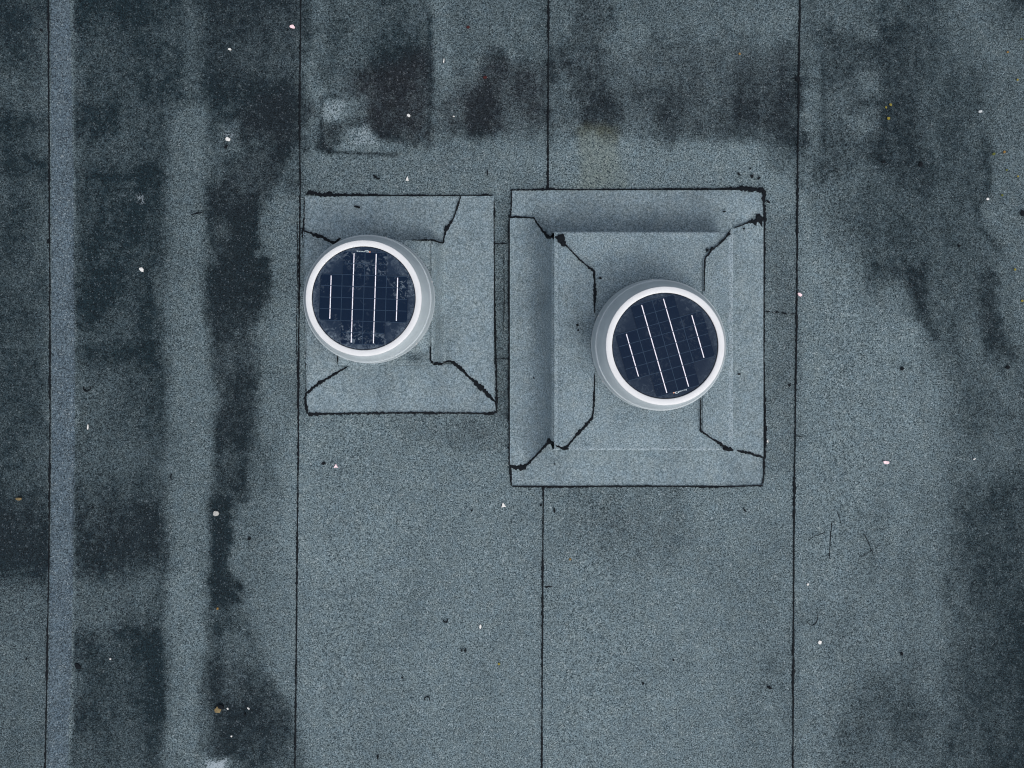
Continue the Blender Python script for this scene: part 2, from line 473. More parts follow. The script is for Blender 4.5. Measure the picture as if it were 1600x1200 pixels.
def panel_mat(name, col, dirt):
    """dark laminate under glass with dried water marks and a dusty margin"""
    m, N, L, b = mat(name)
    geo = N.new('ShaderNodeNewGeometry')

    def noise(scale, detail, dist=0.0, rough=.6):
        n = N.new('ShaderNodeTexNoise')
        n.inputs['Scale'].default_value = scale; n.inputs['Detail'].default_value = detail
        n.inputs['Distortion'].default_value = dist; n.inputs['Roughness'].default_value = rough
        L.new(geo.outputs['Position'], n.inputs['Vector'])
        return n.outputs['Fac']

    def ramp(v, a, c):
        r = N.new('ShaderNodeMapRange'); r.inputs[1].default_value = a; r.inputs[2].default_value = c
        L.new(v, r.inputs[0])
        return r.outputs[0]

    def mul(a, c):
        n = N.new('ShaderNodeMath'); n.operation = 'MULTIPLY'
        L.new(a, n.inputs[0])
        if isinstance(c, float): n.inputs[1].default_value = c
        else: L.new(c, n.inputs[1])
        return n.outputs[0]

    lace = mul(ramp(noise(46, 7, 1.6, .7), .52, .60), ramp(noise(6.5, 3), .47, .60))
    film = ramp(noise(14, 5), .45, .75)
    at = N.new('ShaderNodeAttribute'); at.attribute_name = 'margin'
    edge = mul(mul(at.outputs['Fac'], ramp(noise(60, 6, 1.0, .7), .40, .62)), ramp(noise(9, 2), .36, .58))
    ad = N.new('ShaderNodeMath'); ad.operation = 'ADD'; ad.use_clamp = True
    L.new(mul(lace, dirt), ad.inputs[0]); L.new(mul(film, .012), ad.inputs[1])
    a2 = N.new('ShaderNodeMath'); a2.operation = 'ADD'; a2.use_clamp = True
    L.new(ad.outputs[0], a2.inputs[0]); L.new(mul(edge, dirt), a2.inputs[1])
    mx = N.new('ShaderNodeMix'); mx.data_type = 'RGBA'
    mx.inputs[6].default_value = col
    mx.inputs[7].default_value = srgb(112, 126, 138)
    L.new(a2.outputs[0], mx.inputs[0])
    L.new(mx.outputs[2], b.inputs['Base Color'])
    b.inputs['Roughness'].default_value = .35
    b.inputs['Specular IOR Level'].default_value = .05
    b.inputs['Coat Weight'].default_value = .05
    b.inputs['Coat Roughness'].default_value = .05
    return m


M_CELL = panel_mat('solar_cell_silicon', srgb(9, 26, 46), .58)
M_BACK = panel_mat('panel_backing', srgb(26, 40, 58), .42)
M_CELL2 = panel_mat('clean_solar_cell_silicon', srgb(9, 26, 46), .10)
M_BACK2 = panel_mat('clean_panel_backing', srgb(25, 38, 55), .16)


# ------------------------------------------------------------------ builders
def tag(o, label=None, cat=None, group=None, kind=None):
    if label: o['label'] = label
    if cat: o['category'] = cat
    if group: o['group'] = group
    if kind: o['kind'] = kind
    return o


def empty(name, loc, rz=0):
    o = bpy.data.objects.new(name, None)
    C.objects.link(o)
    o.location = loc
    o.rotation_euler = (0, 0, rz)
    return o


def link(name, verts, faces, m, parent=None, smooth=False, stain=None, off=None):
    me = bpy.data.meshes.new(name)
    if off is not None:
        verts = [(v[0] - off[0], v[1] - off[1], v[2] - off[2]) for v in verts]
    me.from_pydata(verts, [], faces)
    me.materials.append(m)
    if stain is not None:
        a = me.attributes.new('stain', 'FLOAT_COLOR', 'POINT')
        a.data.foreach_set('color', np.asarray(stain, np.float32).ravel())
    if smooth:
        me.polygons.foreach_set('use_smooth', [True] * len(me.polygons))
    me.update()
    o = bpy.data.objects.new(name, me)
    C.objects.link(o)
    if parent: o.parent = parent
    return o


def grid_np(name, px, py, z, m, parent, fields=True):
    """regular sheet; px,py,z arrays (rows, cols) in photo pixels / metres"""
    r, c = px.shape
    k = S * (D - z) / D
    X, Y = (px - NX) * k, -(py - NY) * k
    co = np.stack([X, Y, z], -1).reshape(-1, 3).astype(np.float32)
    idx = np.arange(r * c).reshape(r, c)
    q = np.stack([idx[:-1, :-1], idx[1:, :-1], idx[1:, 1:], idx[:-1, 1:]], -1).reshape(-1, 4)
    me = bpy.data.meshes.new(name)
    me.vertices.add(len(co)); me.vertices.foreach_set('co', co.ravel())
    me.loops.add(q.size); me.loops.foreach_set('vertex_index', q.ravel().astype(np.int32))
    me.polygons.add(len(q)); me.polygons.foreach_set('loop_start', np.arange(0, q.size, 4, dtype=np.int32))
    me.materials.append(m)
    me.update(calc_edges=True)
    if fields:
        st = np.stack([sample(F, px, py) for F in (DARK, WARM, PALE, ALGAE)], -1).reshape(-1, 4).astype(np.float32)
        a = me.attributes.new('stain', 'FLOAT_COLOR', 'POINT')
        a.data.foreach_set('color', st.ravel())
    o = bpy.data.objects.new(name, me)
    C.objects.link(o)
    if parent: o.parent = parent
    return o


def resample(pts, step):
    out = []
    for a, b in zip(pts[:-1], pts[1:]):
        n = max(1, int(round(math.dist(a[:2], b[:2]) / step)))
        for i in range(n):
            t = i / n
            out.append(tuple(a[k] + (b[k] - a[k]) * t for k in range(len(a))))
    out.append(tuple(pts[-1]))
    return out


def bead(name, pts, zf, m, parent, step=3.0, seed=0, rough=.5, h=.0035, off=None, gaps=0.0, wk=1.0):
    """ragged bead of bitumen; pts = (px, py, width px), zf gives the height it lies on"""
    r = random.Random(seed)
    ps = resample([(p[0], p[1], p[2] * wk) for p in pts], step)
    n = len(ps)
    V, F = [], []
    ph = [r.uniform(0, 9) for _ in range(4)]
    for i, (x, y, wd) in enumerate(ps):
        a, b = ps[max(0, i - 1)], ps[min(n - 1, i + 1)]
        dx, dy = b[0] - a[0], b[1] - a[1]
        l = math.hypot(dx, dy) or 1
        nx, ny = -dy / l, dx / l
        slow = .5 + .5 * math.sin(i * .21 + ph[0]) * math.sin(i * .083 + ph[1])
        slow += max(0, math.sin(i * .11 + ph[2]) * math.sin(i * .031 + ph[3]) - .35) * 1.0
        wl = wd * .5 * (1 - rough * .6 + rough * 1.2 * r.random() * (.4 + slow))
        wr = wd * .5 * (1 - rough * .6 + rough * 1.2 * r.random() * (.4 + slow))
        jx = r.uniform(-.35, .35) * rough
        if i in (0, n - 1): wl *= .5; wr *= .5
        z = zf(x, y)
        for q, dz in ((-wl, 0), (-wl * .55 + jx, h * .8), (wr * .55 + jx, h), (wr, 0)):
            V.append(P(x + nx * q, y + ny * q, z + dz))
    for i in range(n - 1):
        if gaps and r.random() < gaps: continue
        for k in range(3):
            a = 4 * i + k
            F.append((a, a + 1, a + 5, a + 4))
    return link(name, V, F, m, parent, off=off)


Z0 = lambda x, y: .0005

# ------------------------------------------------------------------ roof (setting)
ext = 26.0
roof = link('roof_deck', [(-ext, -ext, -.012), (ext, -ext, -.012), (ext, ext, -.012), (-ext, ext, -.012)], [(0, 1, 2, 3)], M_FELT)
tag(roof, kind='structure')

SEAMS = [
    [(-700, -712), (0, -712), (1200, -722), (1900, -728)],
    [(-700, -316), (0, -317), (1200, -322), (1900, -325)],
    [(-700, 79), (0, 76.5), (300, 78), (500, 79), (700, 79), (900, 77), (1000, 75), (1200, 71.5), (1900, 66)],
    [(-700, 476), (0, 471), (200, 469), (300, 470), (500, 468), (700, 467), (900, 465), (1200, 462), (1900, 456)],
    [(-700, 859), (0, 858), (300, 857), (760, 850), (900, 849), (1200, 847.5), (1900, 844)],
    [(-700, 1256), (0, 1251), (250, 1247.5), (500, 1246), (700, 1243), (850, 1241.5), (1200, 1240), (1900, 1236)],
    [(-700, 1642), (0, 1640), (1200, 1632), (1900, 1628)],
    [(-700, 2032), (0, 2030), (1200, 2024), (1900, 2020)],
    [(-700, 2422), (0, 2420), (1200, 2414), (1900, 2410)],
]


def seam_x(i, y):
    return np.interp(y, [p[0] for p in SEAMS[i]], [p[1] for p in SEAMS[i]])


rows = np.concatenate([np.arange(-700, -30, 40), np.arange(-30, 1231, 3.0), np.arange(1240, 1901, 40)])
for i in range(len(SEAMS) - 1):
    near = 1 <= i <= 5
    ys = rows if near else np.arange(-700, 1901, 40.)
    nc = 131 if near else 14
    t = np.concatenate([[0, 0], np.linspace(0, 1, nc), [1.06]])
    yy = np.repeat(ys[:, None], len(t), 1)
    wig = (fbm(yy[:, :1], yy[:, :1] * 0 + i * 37, 18, 90 + i, 3) - .5) * 2.4
    x0 = seam_x(i, yy[:, :1]) + wig
    x1 = seam_x(i + 1, yy[:, :1])
    xx = x0 + (x1 - x0) * t[None, :]
    zz = np.interp(t, [0, .05, .3, 1, 1.06], [.0042, .0042, .0008, .0004, -.004])[None, :].repeat(len(ys), 0)
    zz = zz + (fbm(xx, yy, 180, 7) - .5) * .0012
    zz[:, 0] = -.003
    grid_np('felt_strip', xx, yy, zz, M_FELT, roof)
    pts = [(x, y, 2.6 if near else 3) for (y, x) in SEAMS[i]]
    if near:
        pts = [(float(seam_x(i, y)) - .8, float(y), 2.4 + 1.3 * math.sin(y * .013 + i * 2) ** 2) for y in range(-60, 1261, 30)]
    bead('seam_bead', pts, lambda x, y: .0030, M_TAR, roof, 3.0 if near else 60, 300 + i, .9, .0022)

# clean selvedge band beside the far-left seam
ys = rows
t = np.linspace(0, 1, 14)
yy = np.repeat(ys[:, None], len(t), 1)
bl = np.interp(ys, [0, 300, 700, 1000, 1200], [79, 80.5, 81, 77, 74])[:, None]
br = np.interp(ys, [0, 100, 300, 700, 900, 1050, 1200], [109, 112.5, 116, 117.5, 115, 112, 106])[:, None] + (fbm(yy[:, :1], yy[:, :1] * 0, 14, 66, 3) - .5) * 3
xx = bl + (br - bl) * t
zz = np.full(xx.shape, .0062)
zz[:, -1] = .003
grid_np('lap_band', xx, yy, zz, M_BAND, roof)
# end laps running behind the flashings
for pts in ([(1197, 487, 1.6), (1215, 488, 2.2), (1232, 491, 1.2), (1245, 490.5, 1.5)], [(770, 381, 1.4), (785, 380.5, 1.8), (799, 381.5, 1.2)],
            [(851, 917, 2.2), (857, 917, 2.6), (864, 916, 1)], [(770, 561, .8), (799, 560, 1.0)], [(1244, 681, 1.2), (1256, 683, .9)]):
    bead('end_lap', pts, lambda x, y: .0045, M_TAR, roof, 3, 5, 1.0, .0012, gaps=.12)
# fine cracks and scratches in the felt
for pts in ([(1300, 815, 1.0), (1298, 835, 1.2), (1296, 872, .8)], [(1308, 798, .9), (1316, 823, .9)], [(1347, 828, .8), (1358, 850, 1.2), (1368, 877, 1.0)],
            [(1290, 832, .6), (1272, 838, .5), (1262, 846, .4)], [(1378, 850, .5), (1362, 860, .6), (1345, 872, .4)],
            [(464.5, 345, 1.2), (465, 420, 1.1), (463, 520, 1.0), (465, 600, 1.2), (464.5, 640, 1.0)],
            [(787, 400, .8), (788, 470, .9), (786, 520, .7)]):
    bead('hairline_crack', pts, lambda x, y: .0040, M_TAR, roof, 3, int(pts[0][0]), 1.0, .0008, gaps=.1)


# ------------------------------------------------------------------ flashed kerbs
def interp_line(pts):
    xs = [p[0] for p in pts]; ys = [p[1] for p in pts]
    return lambda x: float(np.interp(x, xs, ys))


def piece(name, parent, cols, ytop, ybot, off, m=None, dz=.0115, nrow=70, vertical=True):
    """flashing sheet: cols = list of (px, z); its two ends follow ytop/ybot (or swap axes)"""
    m = m or M_FLASH
    V, F, st = [], [], []
    nc = len(cols)
    for (x, z) in cols:
        a, b = ytop(x), ybot(x)
        for j in range(nrow + 1):
            y = a + (b - a) * j / nrow
            q = (x, y) if vertical else (y, x)
            V.append(P(q[0], q[1], z + dz))
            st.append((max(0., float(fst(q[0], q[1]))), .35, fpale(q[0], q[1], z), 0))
    R = nrow + 1
    for i in range(nc - 1):
        for j in range(nrow):
            f = (i * R + j, i * R + j + 1, (i + 1) * R + j + 1, (i + 1) * R + j)
            F.append(f if vertical else f[::-1])
    # thin returned edge so the sheet has a visible thickness
    ring = [i * R for i in range(nc)] + [(nc - 1) * R + j for j in range(1, R)] + [i * R + nrow for i in range(nc - 2, -1, -1)] + [j for j in range(nrow - 1, 0, -1)]
    base = len(V)
    for v in ring:
        x, y, z = V[v]
        V.append((x, y, z - .004)); st.append(st[v])
    n = len(ring)
    for i in range(n):
        f = (ring[i], ring[(i + 1) % n], base + (i + 1) % n, base + i)
        F.append(f[::-1] if vertical else f)
    o = link(name, V, F, m, parent, stain=st, off=off)
    return o


FDIRT = (.22 * (vnoise(gx, gy, 46, 8) - .42) + .12 * (vnoise(gx, gy, 14, 9) - .45)
         + .20 * np.maximum(0, vnoise(gx, gy * .25, 9, 10) - .6)).tolist()


def fst(x, y):
    """uneven dirt on the flashings"""
    return FDIRT[int((y - CY0) / CST)][int((x - CX0) / CST)] + fdirt(x, y)


def blob_d(x, y, cx, cy, rx, ry, a):
    d = ((x - cx) / rx) ** 2 + ((y - cy) / ry) ** 2
    return a * math.exp(-d * 1.5)


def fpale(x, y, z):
    """paler granules along the raised folds"""
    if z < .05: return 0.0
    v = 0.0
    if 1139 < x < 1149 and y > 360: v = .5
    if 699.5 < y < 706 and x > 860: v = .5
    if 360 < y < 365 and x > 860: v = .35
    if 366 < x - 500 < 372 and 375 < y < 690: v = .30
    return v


def fdirt(x, y):
    v = 0
    for c in ((900, 500, 22, 60, .22), (650, 560, 26, 14, .40), (625, 372, 60, 10, .15), (915, 520, 14, 30, .2), (842, 500, 20, 110, .20), (560, 352, 50, 14, .12), (1000, 350, 110, 10, .12)):
        v += blob_d(x, y, *c)
    return v


def dens(a, b, n):
    return [a + (b - a) * i / n for i in range(n + 1)]


def kerb(name, label, o0, top, hc, flange):
    """Empty + solid upstand"""
    root = empty(name, P(*o0, 0))
    tag(root, label, 'roof kerb', 'felt flashed kerbs carrying the domes')
    off = root.location
    x0, x1, y0, y1 = top
    i = 2
    V = []
    for z, dx0, dx1 in ((0.0, flange[0], flange[1]), (hc - .001, x0, x1)):
        k = (D - hc) / D if z == 0 else 1
        for (xx, yy) in ((dx0, y1 - i), (dx1, y1 - i), (dx1, y0 + i), (dx0, y0 + i)):
            yw = NY + (yy - NY) * k
            V.append(P(xx, yw, z))
    F = [(0, 1, 5, 4), (1, 2, 6, 5), (2, 3, 7, 6), (3, 0, 4, 7), (4, 5, 6, 7)]
    link('upstand', V, F, M_FLASH, root, off=off)
    return root, off


# ---- larger kerb, right of centre
HR = .16
kR = (D - HR) / D
R_, offR = kerb('roof_kerb', 'larger felt flashed kerb right of centre with a wide bare margin around its dome', (1014, 532), (872, 1143, 362.5, 703), HR, (862, 786 + (1145 - 786) * kR - 2))
tl = interp_line([(796.7, 340), (834, 340), (846.7, 359), (857, 370), (869.6, 372.5), (880, 380), (905, 405), (928, 424), (929.5, 425)])
bl_ = interp_line([(796.7, 728), (819.6, 730), (834, 715), (849, 699), (859, 689), (869.6, 696.7), (882, 701.7), (901, 680), (926, 652), (929.5, 650)])
def cove(x):
    if x < 810: return 0.0
    if x < 862: return (HR - .020) * ((x - 810) / 52) ** 2.5
    if x < 880: return HR - .020 * ((880 - x) / 18) ** 1.8
    return HR
cols = [(x, cove(x)) for x in dens(796.7, 808, 6) + dens(810, 880, 50) + dens(883, 929.5, 14)]
piece('felt_flashing', R_, cols, tl, bl_, offR, dz=.0115, nrow=110)
tr = interp_line([(1101, 405), (1113, 389), (1136, 369.6), (1142.5, 358), (1167.5, 346.7), (1193, 342)])
br_ = interp_line([(1094.6, 673), (1113, 686), (1134, 703), (1140, 701), (1163, 707), (1192.5, 714.6)])
xb = 786 + (1145 - 786) * kR
trw = lambda x: tr(x)
cols = [(x, HR) for x in dens(1098, 1143, 16)] + [(1145.5, HR - .004), (xb + 1, .012), (xb + 4, .002)] + [(x, 0) for x in dens(xb + 8, 1192.8, 22)]
piece('felt_flashing', R_, cols, trw, br_, offR, dz=.0115, nrow=110)
yb = NY + (362.5 - NY) * kR
rowsT = [(y, 0, 799.3, 1192.6) for y in dens(297.2, yb, 30)] + [None] + [(yb, 0, 786 + (864 - 786) * kR, xb), (362.3, HR - .004, 864, 1144)] + [(y, HR, 866, 1144) for y in dens(364.5, 520, 40)]
yb = NY + (703 - NY) * kR
rowsB = [(y, HR, 866, 1144) for y in dens(520.5, 701, 45)] + [(703.2, HR - .004, 864, 1144), (yb, 0, 786 + (864 - 786) * kR, xb), None] + [(y, 0, 798.9, 1192.5) for y in dens(yb, 758.8, 28)]


def sheet(parent, off, rows_, dz=.0068, nrow=120):
    """one felt sheet from rows (py, z, px left, px right); None breaks the run between flange and upstand"""
    V, F, st = [], [], []
    R = nrow + 1
    prev = False
    for row in rows_:
        if row is None:
            prev = False
            continue
        y, z, a, b = row
        n = len(V)
        for j in range(R):
            x = a + (b - a) * j / nrow
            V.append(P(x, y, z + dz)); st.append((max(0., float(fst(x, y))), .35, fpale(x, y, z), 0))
        if prev:
            for j in range(nrow):
                F.append((n - R + j, n + j, n + j + 1, n - R + j + 1))
        prev = True
    return link('felt_flashing', V, F, M_FLASH, parent, stain=st, off=off)


sheet(R_, offR, rowsT)
sheet(R_, offR, rowsB)


def zR(x, y):
    if x < 810: return .012
    if x < 862: return cove(x) + .012
    if 360 <= y <= 703.5 and x < 880: return cove(x) + .012
    if 362 <= y <= 703.5:
        if x < 880: return cove(x) + .012
        if x <= 1146: return HR + .0125
    return .012


def zflat(x, y): return .006


TAR = 'bitumen_seam'
for k, pts in enumerate((
    [(796.7, 340, 3.5), (806, 338.5, 4.5), (822, 340, 2.5), (834, 340, 2), (842, 353, 3.5), (847, 360, 3), (856, 370, 4.5), (862, 370.5, 2.5)],
    [(862, 371, 2.5), (869, 371.5, 3), (880, 380, 4), (888, 387, 2), (905, 405, 2.6), (918, 416, 2.2), (928, 424.5, 3), (929, 438, 2.5), (929.5, 455, 4.5), (929, 472, 3.5), (929, 489, 2)],
    [(796.7, 727.5, 3), (805, 729.5, 7), (813, 731, 7.5), (820, 729.5, 5), (834, 715.5, 3), (843, 706, 4), (849, 699, 4), (858, 690, 5), (862, 690, 4)],
    [(862, 690, 5), (870, 697, 2.4), (876, 699, 2), (882, 701, 4.5), (890, 693, 3.5), (901, 680, 4), (912, 668, 3), (926, 652.5, 3.4), (928, 630, 2.4), (929, 600, 2.6), (929, 585, 1.8)],
    [(1193.5, 342, 11), (1186, 343.5, 9), (1178, 345.5, 6), (1168, 348, 2.4), (1150, 355.5, 1.6), (1147, 356.5, 1.2)],
    [(1142, 359, 3), (1136, 369, 2.5), (1128, 377, 2), (1122, 383, 1.6), (1113, 390, 3), (1101.5, 404.5, 2), (1101, 425, 1.6), (1100.5, 455, 1.8)],
    [(1192.6, 714.5, 3.5), (1180, 711, 3.5), (1170, 708, 3.5), (1163, 706.5, 3), (1152, 704, 4)],
    [(1146, 703, 5), (1136, 702, 5), (1130, 697, 3), (1122, 691, 4), (1113, 686, 2), (1102, 678, 3), (1095, 673, 3), (1094.6, 650, 2), (1095, 622, 1.4)],
)):
    bead(TAR, pts, zR, M_TAR, R_, 2.2, 40 + k, .9, .004, off=offR, wk=1.08)
for k, pts in enumerate((
    [(798, 297, 2.2), (830, 297, 2), (860, 295.5, 3), (900, 296.6, 1.6), (960, 296, 1.8), (1060, 295.5, 2.2), (1130, 295.5, 2.6), (1152, 294.5, 4), (1160, 295, 7), (1175, 296, 6), (1188, 297.5, 6), (1195, 299, 5)],
    [(1195, 297, 6), (1192.5, 310, 4), (1194, 322, 4.5), (1195.5, 340, 4), (1194.5, 360, 2.6), (1194, 480, 2.4), (1194, 560, 2.0), (1195, 640, 2.8), (1196, 690, 3.8), (1194, 720, 3), (1193.5, 745, 2.2), (1191, 757, 2.6)],
    [(1192, 758.5, 2.6), (1150, 760, 2.2), (1120, 761, 3), (1060, 760, 2), (960, 760, 2.4), (860, 761, 2.6), (840, 760.5, 2.2), (800, 760, 1.8)],
    [(799.5, 297, 1.8), (799, 330, 2), (796.5, 338, 3), (795.6, 360, 2.6), (796, 380, 2.6), (795, 440, 2.8), (796, 520, 2.6), (795.5, 600, 2.6), (796, 680, 3), (796.5, 700, 3.4), (797, 728, 3), (798.5, 745, 2.4), (799, 759, 2.6)],
)):
    bead(TAR, pts, lambda x, y: .0035, M_TAR, R_, 2.2, 60 + k, 1.1, .0085, off=offR, wk=1.12)


def blob(name, px, py, rx, ry, z, m, parent=None, off=None, seed=0, ang=0, h=None, n=12, jag=.35):
    """small lump with an irregular outline"""
    r = random.Random(seed)
    h = h if h is not None else min(rx, ry) * S * .7
    ca, sa = math.cos(math.radians(ang)), math.sin(math.radians(ang))
    V = []
    f = [1 + r.uniform(-jag, jag * .6) for _ in range(n)]
    for lev, (k, zz) in enumerate(((1.0, -.0015), (.93, h * .45), (.55, h * .95))):
        for i in range(n):
            a = 2 * math.pi * i / n
            x, y = math.cos(a) * rx * f[i] * k, math.sin(a) * ry * f[i] * k
            q = P(px + x * ca - y * sa, py + x * sa + y * ca, z)
            V.append((q[0], q[1], z + zz * (1 + r.uniform(-.15, .15))))
    q = P(px, py, z)
    V.append((q[0], q[1], z + h))
    F = []
    for lev in range(2):
        for i in range(n):
            a, b = lev * n + i, lev * n + (i + 1) % n
            F.append((b, a, a + n, b + n))
    for i in range(n):
        F.append((2 * n + (i + 1) % n, 2 * n + i, 3 * n))
    F.append(tuple(range(n)))
    if parent is None:
        o = link(name, V, F, m, off=q)
        o.location = q
        return o
    return link(name, V, F, m, parent, off=off)


DAB = 'bitumen_dab'
for k, (x, y, rx, ry, a) in enumerate(((877.5, 373, 7, 7.5, 20), (880, 380, 4.5, 5, 0), (870, 371, 3.5, 2.5, 0), (859, 689, 4.5, 3.5, 30), (885, 701.5, 5, 2, 5), (1134, 701, 5, 3, 0),
                                      (1112, 389, 4, 2.6, -45), (1139, 366, 3.2, 1.8, -30), (1162, 357.5, 2.2, 1.2, 0), (1132, 330.5, 2.8, 1.3, 0), (1155, 584.5, 2.6, 1.6, 20),
                                      (938, 434.5, 3, 1.8, 25), (902, 508, 2.5, 2.5, 0), (834, 590.5, 1.4, 1.6, 0), (867, 725, 1.2, 1.6, 0), (1105, 391, 2.2, 3, 10), (903.5, 516, 1.8, 1.6, 0))):
    bld = blob(DAB, x, y, rx, ry, zR(x, y), M_TAR, R_, offR, 400 + k, a, .006)
for k, (x, y, rx, ry, a) in enumerate(((1160, 293, 5, 2.2, 10), (1190, 297, 6, 4.5, 20), (1174, 295, 6, 3.5, 0), (1194, 306, 3, 6, 0), (1194, 345, 3, 5, 0), (1196, 690, 2, 9, 0))):
    blob(DAB, x, y, rx, ry, .005, M_TAR, R_, offR, 440 + k, a, .007)

# ---- smaller kerb, left of centre
HL = .09
kL = (D - HL) / D
L_, offL = kerb('roof_kerb', 'smaller felt flashed kerb left of centre almost hidden under its dome', (603, 473), (530, 675, 375, 571), HL, (786 + (528 - 786) * kL + 2, 691))
ytt = interp_line([(670, 376), (677, 377), (692.7, 381), (693.7, 379.7), (696, 361), (704, 348), (713, 327.5), (719.7, 309), (720.5, 306.2), (770, 306.2)])
ybb = interp_line([(670, 568), (692.7, 567), (702, 564), (713, 570), (729, 585.6), (745, 600), (761, 615.7), (773.5, 628), (777, 633)])
rx_ = lambda y: np.interp(y, [306, 380, 500, 645], [769.7, 771, 773, 776])
cols = [(676, HL), (678, HL - .002), (681, HL * .8), (685, HL * .5), (689, HL * .2), (692, .008), (694.5, .002), (698, 0)] + [(x, 0) for x in dens(701, 771.5, 40)]
piece('felt_flashing', L_, cols, ytt, ybb, offL, dz=.0115, nrow=90)
# right-hand sliver that leans with the sheet edge
xbL = 786 + (528 - 786) * kL
ytl = interp_line([(473.5, 360.5), (476, 361), (495, 367), (511, 375), (523, 380), (540, 384)])
ybl = interp_line([(478, 614.5), (479, 614), (495, 601), (507.5, 593.5), (523, 584), (544, 572), (546, 571)])
def lx(y): return float(np.interp(y, [306, 361, 500, 614, 646], [475.8, 473.6, 476.5, 479, 480]))
V, F, st = [], [], []
ncol, nrow = 22, 90
for j in range(nrow + 1):
    t = j / nrow
    yl = 361 + (614 - 361) * t
    for i in range(ncol + 1):
        u = i / ncol
        x = lx(yl) + (xbL + 3 - lx(yl)) * u
        yt, ybt = ytl(x), ybl(x)
        y = yt + (ybt - yt) * t
        V.append(P(x, y, .0115)); st.append((max(0, fst(x, y)), .3, 0, 0))
    x, y = 529, ytl(529) + (571 - ytl(529)) * t
    V.append(P(x, y, HL + .0095)); st.append((0, 0, 0, 0))
    V.append(P(590, y, HL + .0095)); st.append((0, 0, 0, 0))
R = ncol + 3
for j in range(nrow):
    for i in range(ncol + 2):
        F.append((j * R + i, (j + 1) * R + i, (j + 1) * R + i + 1, j * R + i + 1))
link('felt_flashing', V, F, M_FLASH, L_, stain=st, off=offL)
ybT = NY + (375 - NY) * kL
sheet(L_, offL, [(y, 0, lx(y), 724) for y in dens(306.5, ybT, 30)] + [None, (ybT, 0, xbL, 692), (375.2, HL - .002, 528, 676)])
ybB = NY + (571 - NY) * kL
sheet(L_, offL, [(571, HL - .002, 528, 676), (ybB, 0, xbL, 692), None] + [(y, 0, lx(max(y, 575)), float(rx_(y)) + .3) for y in dens(ybB, 645, 30)])
# cap sheet on top of the kerb
V, F, st = [], [], []
for j in range(41):
    for i in range(41):
        x, y = 529 + 148 * i / 40, 375.2 + 195.6 * j / 40
        V.append(P(x, y, HL + .007)); st.append((max(0, fst(x, y)) * 1.6, .1, .0, 0))
for j in range(40):
    for i in range(40):
        F.append((j * 41 + i, (j + 1) * 41 + i, (j + 1) * 41 + i + 1, j * 41 + i + 1))
link('cap_sheet', V, F, M_CAP, L_, stain=st, off=offL)
V, F, st = [], [], []  # paler strip painting the light that falls on the right face
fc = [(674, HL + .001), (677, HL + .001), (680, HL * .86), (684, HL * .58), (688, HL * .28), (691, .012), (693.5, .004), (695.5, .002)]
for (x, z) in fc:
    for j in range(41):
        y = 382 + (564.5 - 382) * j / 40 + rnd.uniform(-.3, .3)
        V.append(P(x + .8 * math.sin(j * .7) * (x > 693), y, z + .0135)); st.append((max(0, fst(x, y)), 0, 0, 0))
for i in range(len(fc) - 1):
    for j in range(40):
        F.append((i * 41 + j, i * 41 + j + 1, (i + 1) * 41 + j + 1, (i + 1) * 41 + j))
link('lit_face_strip', V, F, M_CAP, L_, stain=st, off=offL)


def zL(x, y):
    if 374.5 <= y <= 571.5:
        if 528 <= x < 677.5: return HL + .0095
        if x < 694 and x > 600: return .017 + (694 - x) / 17 * HL
    return .012


for k, pts in enumerate((
    [(474, 360.5, 1.6), (484, 363.5, 2.4), (491, 367, 5), (500, 369, 4.5), (511, 375, 3.6), (520, 378.5, 3.4), (524, 380, 2.4)],
    [(719.8, 307, 1.4), (716, 319, 2.4), (713, 328, 2.8), (709, 340, 2.6), (704, 348, 3.6), (698, 358, 5), (696, 362, 3.6), (694, 372, 2.6), (693, 380, 2.6)],
    [(643, 375, 1.8), (655, 375.3, 2.6), (668, 374.8, 2.6), (678, 375.2, 1.6), (686, 378.5, 2), (690, 380, 1.2)],
    [(692.5, 566, 4), (702, 564, 3.4), (708, 566.5, 4.4), (713, 570, 5), (721, 577, 4.5), (729, 585.5, 3.6), (745, 600, 4.2), (755, 609, 4), (765, 619, 4.6), (773.5, 627.5, 4)],
    [(480, 614.5, 4), (487, 608, 3.4), (495, 601.5, 4.6), (501, 597, 5), (508, 593.5, 3), (523, 584.5, 3), (534, 578, 2.6), (544, 572.5, 2)],
    [(676.5, 501, 1), (676, 520, 1.6), (675.5, 533, 3), (673.5, 545, 3.6), (673, 558, 3), (674.5, 567, 3), (684, 568, 3), (689, 569, 5)],
    [(526.8, 553, .8), (527, 562, 1.6), (527.2, 568, .8)],
)):
    bead(TAR, pts, zL, M_TAR, L_, 2.2, 80 + k, .9, .004, off=offL, wk=1.08)
